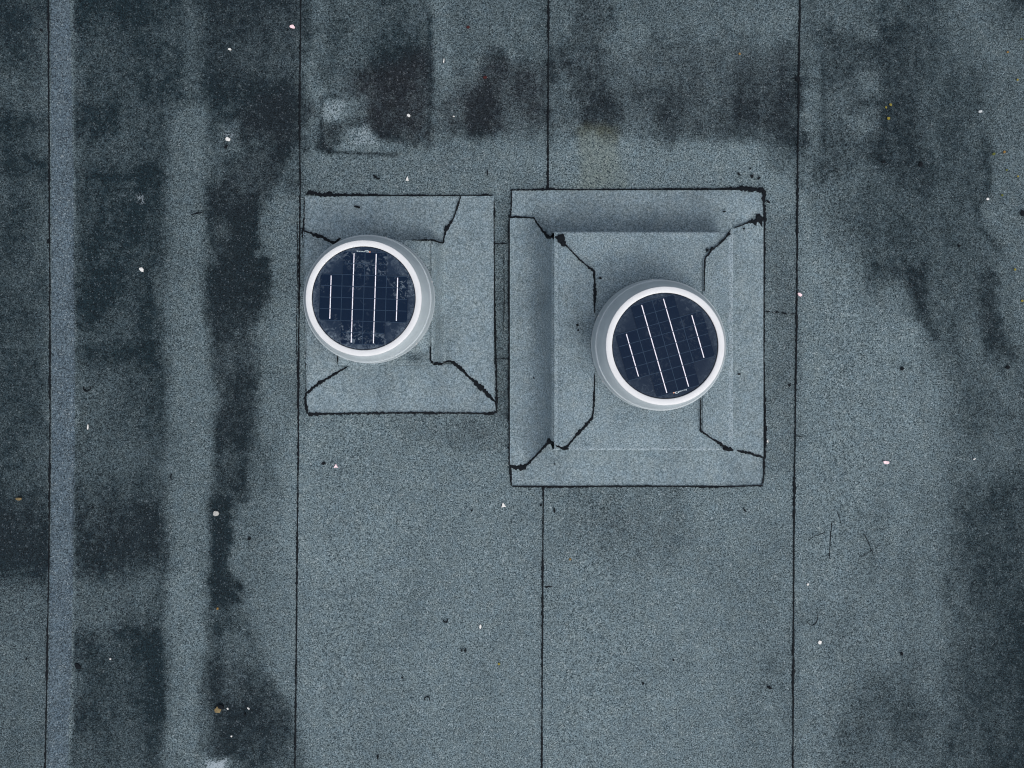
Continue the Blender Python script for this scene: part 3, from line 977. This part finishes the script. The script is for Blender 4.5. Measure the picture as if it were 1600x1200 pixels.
for k, pts in enumerate((
    [(478, 304, 4), (488, 301.5, 8), (500, 303.5, 5.5), (520, 304.8, 4.5), (560, 305, 3.5), (585, 304.5, 4), (600, 305.5, 2), (640, 305.4, 2.2), (680, 305.6, 1.4), (700, 305.8, 1), (750, 305.3, .8), (757, 304.5, 3.4), (768, 306, 2.6)],
    [(770, 306, 2), (771.5, 318, 2.6), (772, 332, 4.2), (771.5, 345, 2.4), (772, 400, 1.8), (773, 480, 2.2), (775, 560, 2.4), (775.5, 600, 3.2), (775.5, 630, 3.2), (776, 645, 3)],
    [(776, 644, 3), (765, 646.5, 5), (750, 646, 4), (735, 645.5, 2.6), (700, 645.5, 2.4), (640, 645, 3.4), (560, 645.8, 3.2), (510, 647, 3), (490, 647.5, 3.4), (481, 646, 4)],
    [(480, 646, 4), (478, 636, 6), (476.5, 622, 4), (479, 612, 2.6), (479, 560, 2.2), (478, 520, 2), (476.5, 440, 2), (475, 400, 2.2), (474, 362, 3), (475, 340, 1.6), (475.6, 308, 1.4)],
)):
    bead(TAR, pts, lambda x, y: .0035, M_TAR, L_, 2.2, 95 + k, 1.1, .0085, off=offL, wk=1.12)
for k, (x, y, rx, ry, a) in enumerate(((488, 301, 8, 3.6, 5), (528, 375, 4.5, 2, -35), (525, 378, 2, 2.6, 0), (697, 357, 3.6, 4.2, 20), (688, 568.5, 5.5, 3, 0), (675, 565, 2, 3.5, 0),
                                      (557, 322.8, 4, 1.6, 12), (561, 324, 1.6, 2.2, 0), (502, 369.5, 6, 2.4, 20), (720, 577, 4, 2.6, 45), (764, 646.5, 8, 2.6, 0), (478.5, 636, 3, 7, -5), (772.2, 334, 2, 6, 0))):
    blob(DAB, x, y, rx, ry, zL(x, y) if k not in (0, 10, 11, 12) else .006, M_TAR, L_, offL, 470 + k, a, .006)


# ------------------------------------------------------------------ solar skylights
def lathe(name, prof, m, parent, n=128, smooth=True):
    V, F = [], []
    for (r, z) in prof:
        for i in range(n):
            a = 2 * math.pi * i / n
            V.append((r * math.cos(a), r * math.sin(a), z))
    for j in range(len(prof) - 1):
        for i in range(n):
            a, b = j * n + i, j * n + (i + 1) % n
            F.append((a, b, b + n, a + n))
    o = link(name, V, F, m, parent)
    me = o.data
    if smooth:
        me.polygons.foreach_set('use_smooth', [True] * len(me.polygons))
        me.set_sharp_from_angle(angle=math.radians(28))
    return o


def rounded_rect(hx, hy, rad):
    """rad = radius at (+x+y, -x+y, -x-y, +x-y)"""
    pts = []
    for (sx, sy), r, a0 in (((1, 1), rad[0], 0), ((-1, 1), rad[1], 90), ((-1, -1), rad[2], 180), ((1, -1), rad[3], 270)):
        if r == 0:
            pts.append((sx * hx, sy * hy)); continue
        for k in range(5):
            a = math.radians(a0 + 22.5 * k)
            pts.append((sx * (hx - r) + r * math.cos(a), sy * (hy - r) + r * math.sin(a)))
    return pts


PITX, PITY = .0797, .0414
HT = .191


def cell_mesh(rad):
    p = rounded_rect(PITX / 2 - .0012, PITY / 2 - .0011, rad)
    n = len(p)
    V = [(x, y, .0012) for x, y in p] + [(x, y, 0) for x, y in p]
    F = [tuple(range(n))] + [(i, i + n, (i + 1) % n + n, (i + 1) % n) for i in range(n)]
    me = bpy.data.meshes.new('cell')
    me.from_pydata(V, [], F)
    me.materials.append(M_CELL)
    return me


CELLS = {}


def make_skylight(label):
    root = empty('solar_skylight', (0, 0, 0))
    tag(root, label, 'solar skylight', 'round solar skylights on felt kerbs')
    # grey collar: foot lip, tall tapering wall, sloping shoulder
    prof = [(.2415, 0), (.2425, .003), (.2425, .010), (.2405, .013), (.2395, .05), (.2368, .096), (.2362, .0985), (.2322, .0995), (.2316, .102), (.2258, .135), (.2175, .160), (.2110, .176), (.2065, .182)]
    lathe('collar', prof, M_GREY, root)
    prof = [(.2050, .176), (.2082, .178), (.2086, .183), (.2086, .188), (.2076, .1902), (.2045, .1912), (.1905, .1912), (.1876, .1902), (.1865, .1885), (.1863, .184)]
    lathe('rim', prof, M_WHITE, root)
    lathe('gasket', [(.1869, .1868), (.1864, .1872), (.1846, .1872), (.1842, .1862)], M_TAR, root)
    pan = lathe('solar_panel', [(.1868, .186), (.178, .1860), (.165, .1861), (.150, .1862), (.08, .1864), (.0004, .1865)], M_BACK, root)
    mg = pan.data.attributes.new('margin', 'FLOAT', 'POINT')
    mg.data.foreach_set('value', [min(1.0, max(0.0, (math.hypot(v.co.x, v.co.y) - .150) / .030)) for v in pan.data.vertices])
    for c in range(4):
        nr = 8 if c in (1, 2) else 4
        for r in range(nr):
            rad = [0, 0, 0, 0]
            rr = .010 if c in (0, 3) else .008
            if r == nr - 1:
                if c in (2, 3): rad[0] = rr
                if c in (0, 1): rad[1] = rr
            if r == 0:
                if c in (0, 1): rad[2] = rr
                if c in (2, 3): rad[3] = rr
            key = tuple(rad)
            if key not in CELLS: CELLS[key] = cell_mesh(rad)
            o = bpy.data.objects.new('cell', CELLS[key])
            C.objects.link(o)
            o.parent = pan
            o.location = ((c - 1.5) * PITX, (r - (nr - 1) / 2) * PITY, .1866)
    for c in range(4):
        nr = 8 if c in (1, 2) else 4
        V, F = [], []
        for r in range(nr):
            y0, y1 = (r - nr / 2) * PITY + .0012, (r - nr / 2 + 1) * PITY - .0012
            if r == 0: y0 += .004
            if r == nr - 1: y1 -= .004
            x, hw, b = (c - 1.5) * PITX, .0016, len(V)
            V += [(x - hw, y0, .1879), (x + hw, y0, .1879), (x + hw, y1, .1879), (x - hw, y1, .1879), (x - hw * .6, y0, .1884), (x + hw * .6, y0, .1884), (x + hw * .6, y1, .1884), (x - hw * .6, y1, .1884)]
            F += [(b + 4, b + 5, b + 6, b + 7), (b, b + 1, b + 5, b + 4), (b + 1, b + 2, b + 6, b + 5), (b + 2, b + 3, b + 7, b + 6), (b + 3, b, b + 4, b + 7)]
        link('busbar', V, F, M_BUS, pan)
    # thin pale lines of the laminate showing between the cells
    V, F = [], []

    def strip(x0, y0, x1, y1):
        b = len(V)
        V.extend([(x0, y0, .18805), (x1, y0, .18805), (x1, y1, .18805), (x0, y1, .18805)])
        F.append((b, b + 1, b + 2, b + 3))
    for r in range(9):
        y, hx = (r - 4) * PITY, PITX * (2 if 2 <= r <= 6 else 1)
        strip(-hx + .004, y - .0011, hx - .004, y + .0011)
    for c in (-1, 0, 1):
        hy = PITY * (4 if c == 0 else 2)
        for r in range(8 if c == 0 else 4):
            strip(c * PITX - .0011, -hy + r * PITY + .0013, c * PITX + .0011, -hy + (r + 1) * PITY - .0013)
    link('cell_grid', V, F, M_GRID, pan)
    # printed maker's mark: a small word with a flourish and an orange tail
    V, F = [], []

    def bar(x0, y0, x1, y1, z=.1882):
        b = len(V)
        V.extend([(x0, y0, z), (x1, y0, z), (x1, y1, z), (x0, y1, z)])
        F.append((b, b + 1, b + 2, b + 3))
    yb = .1665
    u = .0021
    bar(-.0300, yb, -.0288, yb + 2.4 * u); bar(-.0288, yb, -.0272, yb + .5 * u)
    x = -.0262
    rr = random.Random(4)
    for k in range(9):
        wdt = rr.choice((.0014, .0019, .0024))
        bar(x, yb, x + .0006, yb + 1.3 * u)
        if k % 3 != 1: bar(x + .0006, yb + 1.0 * u, x + wdt, yb + 1.3 * u)
        if k % 3 != 0: bar(x + .0006, yb, x + wdt, yb + .3 * u)
        if k % 2: bar(x + wdt, yb, x + wdt + .0006, yb + 1.2 * u)
        x += wdt + .0011
    bar(x - .0004, yb, x + .0004, yb + 2.2 * u)
    for k in range(9):
        a0, a1 = math.radians(200 - k * 24), math.radians(200 - (k + 1) * 24)
        b = len(V)
        for a, q in ((a0, 1), (a1, 1), (a1, .72), (a0, .72)):
            V.append((.0055 + .0068 * q * math.cos(a), yb + 1.0 * u + .0036 * q * math.sin(a), .1883))
        F.append((b, b + 3, b + 2, b + 1))
    bar(.0040, yb - .6 * u, .0050, yb + 1.2 * u); bar(.0070, yb - .4 * u, .0128, yb + .5 * u)
    link('maker_mark', V, F, M_PRINT, pan)
    V, F = [], []
    bar(.0135, yb - .7 * u, .0188, yb + .9 * u)
    link('mark_tail', V, F, M_ORANGE, pan)
    # fixing screws round the foot
    for a in (18, 78, 138, 198, 258, 318):
        a = math.radians(a)
        V, F = [], []
        n = 10
        cx, cy = .2405 * math.cos(a), .2405 * math.sin(a)
        ux, uy = -math.sin(a), math.cos(a)
        ox, oy = math.cos(a), math.sin(a)
        for rad, dd in ((.0034, 0), (.0030, .0022), (.0014, .0030)):
            for i in range(n):
                t = 2 * math.pi * i / n
                V.append((cx + ox * dd + ux * rad * math.cos(t), cy + oy * dd + uy * rad * math.cos(t), .020 + rad * math.sin(t)))
        for j in range(2):
            for i in range(n):
                F.append((j * n + i, j * n + (i + 1) % n, (j + 1) * n + (i + 1) % n, (j + 1) * n + i))
        F.append(tuple(range(2 * n, 3 * n)))
        link('screw', V, F, M_SCREW, root)
    return root


def copy_tree(o, parent=None):
    c = o.copy()
    C.objects.link(c)
    c.parent = parent
    for ch in list(o.children):
        copy_tree(ch, c)
    return c


sk = make_skylight('round solar skylight left of centre with dried water marks on its panel')
sk2 = copy_tree(sk)
sk.location = P(580, 468, HL + .012)
sk.rotation_euler = (0, 0, math.radians(-1.85))
sk2.location = P(1025.4, 538.3, HR + .016)
sk2.rotation_euler = (0, 0, math.radians(196))
for pn in [o for o in sk2.children if o.name.startswith('solar_panel')]:
    for o in [pn] + [c for c in pn.children if c.name.split('.')[0] == 'cell']:
        o.material_slots[0].link = 'OBJECT'
        o.material_slots[0].material = M_BACK2 if o is pn else M_CELL2
sk2['label'] = 'round solar skylight right of centre with its solar cells turned at a slant'


# ------------------------------------------------------------------ small litter on the roof
def flake(name, px, py, ln, wd, ang, m, label, cat, seed, group=None, h=.003, shape='oval'):
    r = random.Random(seed)
    n = 9
    ca, sa = math.cos(math.radians(ang)), math.sin(math.radians(ang))
    base = P(px, py, .005)
    out = []
    for i in range(n):
        a = 2 * math.pi * i / n
        f = 1 + r.uniform(-.22, .15)
        x, y = math.cos(a), math.sin(a)
        if shape == 'tri':
            tri = [(0, -1.1), (1, .8), (-1, .8)]
            t = (i / n) * 3; k = int(t); u = t - k
            x = tri[k % 3][0] * (1 - u) + tri[(k + 1) % 3][0] * u
            y = tri[k % 3][1] * (1 - u) + tri[(k + 1) % 3][1] * u
            f = 1 + r.uniform(-.08, .08)
        x, y = x * ln / 2 * f * S, y * wd / 2 * f * S
        out.append((x * ca - y * sa, -(x * sa + y * ca)))
    V = []
    for (x, y) in out: V.append((x, y, -.001))
    for (x, y) in out: V.append((x, y, h * (.6 + .6 * r.random())))
    V.append((0, 0, h * 1.1))
    F = [tuple(range(n))]
    for i in range(n):
        j = (i + 1) % n
        F.append((j, i, i + n, j + n))
        F.append((j + n, i + n, 2 * n))
    o = link(name, V, F, m)
    o.location = base
    tag(o, label, cat, group)
    return o


def curl(name, px, py, rx, ry, a0, a1, wpx, label, cat, seed, group=None, m=None):
    r = random.Random(seed)
    base = P(px, py, .005)
    n, k = 14, 6
    V, F = [], []
    for i in range(n + 1):
        a = math.radians(a0 + (a1 - a0) * i / n)
        x, y = rx * math.cos(a) * S, -ry * math.sin(a) * S
        tw = wpx * .5 * S * (1.05 - .75 * abs(i / n - .45)) * r.uniform(.7, 1.2)
        dx, dy = math.cos(a), -math.sin(a)
        for q in range(k):
            t = 2 * math.pi * q / k
            V.append((x + dx * tw * math.cos(t), y + dy * tw * math.cos(t), tw * .8 * math.sin(t) + .001))
    for i in range(n):
        for q in range(k):
            a, b = i * k + q, i * k + (q + 1) % k
            F.append((a, b, b + k, a + k))
    F.append(tuple(range(k))); F.append(tuple(range(n * k, (n + 1) * k))[::-1])
    o = link(name, V, F, m or M_TAR)
    o.location = base
    tag(o, label, cat, group)
    return o


GW, GP, GB, GL = 'white flakes scattered on the felt', 'pink petals scattered on the felt', 'black tar crumbs on the felt', 'specks of lichen on the felt'
GC, GS = 'curled black tar shavings', 'small crumbs scattered on the felt'
FL = [
    # px, py, length, width, angle, label
    (359, 77, 5, 3.4, 10, 'tiny white flake high on the dark stain in the upper left', 'o'),
    (356, 217.6, 8, 6.4, 25, 'bright white flake at the inner edge of the dark stain above a black crumb', 'o'),
    (221.5, 421.5, 9, 5.5, 50, 'largest white flake in the dark strip on the left', 'o'),
    (693.5, 95.5, 2, 7.5, 8, 'thin upright white sliver near the top centre', 'o'),
    (638.5, 180.5, 6.5, 4, 40, 'white flake lying on the purple stain above the smaller kerb', 'o'),
    (636.5, 279.5, 5, 7.5, 5, 'white pointed shard just above the smaller kerb', 't'),
    (786.5, 789, 7.5, 7.5, -10, 'white triangular flake below and between the two kerbs', 't'),
    (750.5, 979, 3.4, 6.5, 5, 'white half moon flake low in the middle of the roof', 'o'),
    (1280.5, 1003.5, 6, 6.5, 20, 'round white flake right of the right hand seam near the bottom', 'o'),
    (1262, 913, 4.5, 3, -50, 'tiny white flake right of the right seam above a curved black hair', 'o'),
    (137.5, 667, 2, 8, 2, 'thin upright white sliver beside the left band', 'o'),
    (356, 1107.3, 4, 2.6, 45, 'tiny white flake just right of the brown crumb', 'o'),
    (388.6, 1106.8, 5, 2.4, 45, 'white flake at the far end of the row starting with the brown crumb', 'o'),
    (362, 1150, 3, 2.6, 0, 'tiny pale flake on the bottom left stain below the brown crumb', 'o'),
    (1543, 311, 4.4, 4.4, 0, 'small white flake on the curved stain edge at the far right', 'o'),
    (1505.5, 717.5, 0.1, 0.1, 0, '', 'x'),
    (1522, 717, 4, 2.2, -30, 'tiny white flake at the right above the wide bottom right stain', 'o'),
    (1199, 689, 4, 4.4, 20, 'cream flake against the right edge of the larger kerb', 't'),
    (172.5, 1029.5, 2.6, 2.6, 0, 'tiny white flake on the lower left dark patch', 'o'),
    (709, 182, 3, 2, 10, 'tiny pale flake between the two purple stains at the top', 'o'),
]
for k, (x, y, l, wd, a, lab, shp) in enumerate(FL):
    if shp == 'x': continue
    flake('paint_flake', x, y, l, wd, a, M_FLAKE, lab, 'flake', 500 + k, GW, .0035, 'tri' if shp == 't' else 'oval')
for k, (x, y, l, wd, a, lab, shp) in enumerate((
    (456.8, 42, 9, 6, 15, 'pink petal near the top beside the second seam', 'o'),
    (1249.5, 460.3, 8, 5.5, 35, 'pale pink petal lying on the seam right of the larger kerb', 'o'),
    (1384.5, 722.5, 9.5, 6, 10, 'pink petal on the clean felt at the right below the dark wedge', 'o'),
    (525, 728, 6.5, 6, 0, 'small pink triangular petal below the smaller kerb', 't'))):
    flake('flower_petal', x, y, l, wd, a, M_PETAL, lab, 'petal', 540 + k, GP, .004, 'tri' if shp == 't' else 'oval')
BL = [
    (121.8, 1041.5, 10.5, 8, 40, 'black oval tar crumb at the edge of the lower left band'),
    (389.5, 842, 6, 5, 0, 'black crumb alone on pale felt right of the narrow dark streak'),
    (353, 229.5, 7.5, 4, -55, 'black crumb directly below the bright white flake at upper left'),
    (308, 333.5, 18, 2.2, -12, 'thin black twig lying level in the upper left'),
    (505.5, 724, 6.5, 5.5, 0, 'dark crumb just left of the small pink petal'),
    (586, 276, 8, 4, 40, 'black scrap above the top edge of the smaller kerb'),
    (591, 279, 6, 3, 5, 'small black scrap touching the one above the smaller kerb'),
    (762, 270, 2.4, 8, 0, 'black speck above the right end of the smaller kerb'),
    (732, 43, 0, 0, 0, ''),
    (1246, 124, 7.5, 9, 0, 'black tar lump sitting on the right hand seam near the top'),
    (1438.5, 257, 7, 7.5, 0, 'round black tar lump in the upper right dark stain'),
    (1380.5, 253, 7, 3, 5, 'flat black scrap left of the round tar lump at upper right'),
    (1598, 333, 8, 10, 0, 'black lump cut by the right border of the view'),
    (1409, 576, 5.5, 5.5, 0, 'round black crumb on clean felt right of the larger kerb'),
    (1574.5, 574, 6.5, 6, 0, 'round black crumb near the right border below a dark streak'),
    (1409, 1021.5, 4.6, 5, 0, 'black crumb at the lower right left of the wide stain'),
    (1154.5, 272, 6, 3, 40, 'black tilted scrap first in the row above the larger kerb corner'),
    (1175, 275.8, 5, 5.4, 0, 'black round crumb in the middle of the row above the larger kerb corner'),
    (1186, 278.5, 6, 2.6, -40, 'black slanted scrap last in the row above the larger kerb corner'),
    (1200, 315, 8, 3.2, 35, 'black scrap outside the upper right corner of the larger kerb'),
    (1172.5, 263.5, 2.4, 3, 0, 'tiny black speck highest above the larger kerb corner'),
    (845, 789.5, 4.4, 3.4, -35, 'black speck just left of the seam below the larger kerb'),
    (866, 797, 3, 9, -10, 'black upright scrap just right of the seam below the larger kerb'),
    (727, 1016, 3.2, 6, 5, 'right hand one of two close black specks low in the middle'),
    (721.5, 1016, 2.6, 5, 10, 'left hand one of two close black specks low in the middle'),
    (628.5, 1059, 4, 2.4, 0, 'flat black speck alone in the lower left of the middle strip'),
    (590.3, 1182.5, 3.4, 6.5, 0, 'black upright speck at the bottom border of the middle strip'),
    (1163.5, 797, 2, 7, -35, 'thin black splinter below the right part of the larger kerb'),
    (1202, 1074, 8, 4, 20, 'faint dark smudge of tar left of the right seam near the bottom'),
    (1005, 1068, 3.4, 3.4, 0, 'small black dot low in the strip under the larger kerb'),
    (1052.5, 1031.5, 2.8, 2.6, 0, 'small black dot higher in the strip under the larger kerb'),
    (64.5, 47.5, 4, 4, 0, 'black speck left of the first seam near the top'),
    (383, 1116, 5, 3.4, 30, 'black speck on the bottom left stain right of the brown crumb'),
    (1233.5, 602, 4, 4, 20, 'black speck between the larger kerb and the right seam'),
    (41.5, 1029.5, 3, 2.6, 0, 'black speck in the far left strip near the bottom'),
    (1412.5, 883, 0, 0, 0, ''),
    (736.5, 797.5, 3, 2.6, 0, 'tiny black speck left of the white triangular flake'),
    (75.5, 377, 4, 8, 0, 'black tar drop on the first seam on the left'),
    (1499, 384, 4, 4, 0, 'black speck left of the curved stain at the far right'),
]
for k, (x, y, l, wd, a, lab) in enumerate(BL):
    if l == 0: continue
    nm = 'twig' if 'twig' in lab else 'tar_crumb'
    flake(nm, x, y, l, wd, a, M_TAR, lab, 'twig' if nm == 'twig' else 'tar crumb', 560 + k, None if nm == 'twig' else GB, .004)
for k, (x, y, rx, ry, a0, a1, wp, lab) in enumerate((
    (136, 606.5, 5.6, 4.6, 215, -40, 2.6, 'thick black ring shaped tar shaving right of the left band'),
    (696, 968.5, 3.6, 3.4, 190, -30, 2.2, 'upper black tar curl in the lower middle strip'),
    (667.5, 1092, 4, 3.6, 150, 390, 2.0, 'lower black tar curl in the lower middle strip'),
    (1268.5, 963, 9, 14, 140, -25, 1.2, 'thin curved black hair right of the right hand seam'),
    (269.5, 745, 3, 4, 60, 270, 1.6, 'small hooked tar shaving on the pale stripe at left'),
    (237.5, 635.5, 3, 3, 0, 250, 1.0, 'faint small tar curl on the left dark strip'))):
    curl('tar_curl', x, y, rx, ry, a0, a1, wp, lab, 'tar curl', 620 + k, GC)
for k, (x, y, l, wd, a, m, lab, nm) in enumerate((
    (341, 1109, 11, 10, 20, M_BROWN, 'mottled brown crumb with a black rim on the bottom left stain', 'brown_crumb'),
    (346, 1104.5, 11, 7, 25, M_TAR, 'black scrap stuck behind the brown crumb', 'tar_crumb'),
    (338, 802, 9, 9, 30, M_STONE, 'pale grey pebble at the top of the narrow dark streak', 'pebble'),
    (731.5, 42.5, 5.5, 4.6, 0, M_RUST, 'dark red crumb near the top of the middle strip', 'red_crumb'),
    (758, 121, 6, 5.4, 0, M_RUST, 'dark red crumb inside the stain above the smaller kerb', 'red_crumb'),
    (30, 779.5, 10, 4.4, 0, M_BROWN, 'flat brown crumb in the far left strip', 'brown_crumb'),
    (1531, 174.5, 6, 4, 0, M_SMEAR, 'pale grey crumb high on the far right of the roof', 'pebble'))):
    flake(nm, x, y, l, wd, a, m, lab, nm.replace('_', ' '), 640 + k, GS, .006)
for k, (x, y, r_, m, lab) in enumerate((
    (1388.5, 185, 5.2, M_YELLOW, 'brightest yellow lichen speck in the upper right stain'),
    (1391.5, 163.5, 4.6, M_YELLOW, 'yellow lichen speck just above the brightest one'),
    (1384.5, 168, 3.6, M_YELLOW, 'faint yellow lichen speck left of the pair at upper right'),
    (1569.5, 237.5, 4.4, M_ORL, 'orange lichen speck right of the curved stain edge'),
    (1553, 240.5, 5, M_GREEN, 'dark green moss speck beside the orange lichen speck'),
    (1573, 265.5, 3.6, M_GREEN, 'green moss speck below the orange lichen speck'),
    (1566, 305, 3.8, M_GREEN, 'green moss speck right of the small white flake at far right'),
    (1590.5, 275.5, 3.4, M_YELLOW, 'yellow lichen speck near the right border'),
    (1590, 124.5, 3.6, M_YELLOW, 'yellow lichen speck high at the right border'),
    (1574.5, 81.5, 3.6, M_ORL, 'orange lichen speck highest at the right border'),
    (1596, 61, 3.6, M_GREEN, 'green moss speck in the upper right corner'),
    (1155.5, 84, 4, M_ORL, 'orange lichen speck high above the larger kerb'),
    (779.5, 1037.5, 4.4, M_YELLOW, 'olive lichen speck low in the middle strip'),
    (340, 951, 4, M_ORL, 'orange lichen speck under the narrow dark streak at left'),
    (891, 874, 4, M_ORL, 'faint orange lichen speck below the larger kerb'),
    (1597, 470, 4.4, M_YELLOW, 'olive lichen speck halfway down the right border'),
    (1586, 421, 4, M_YELLOW, 'yellow lichen speck above the halfway point of the right border'))):
    flake('lichen_speck', x, y, r_, r_ * .85, k * 37, m, lab, 'lichen', 660 + k, GL, .0016)
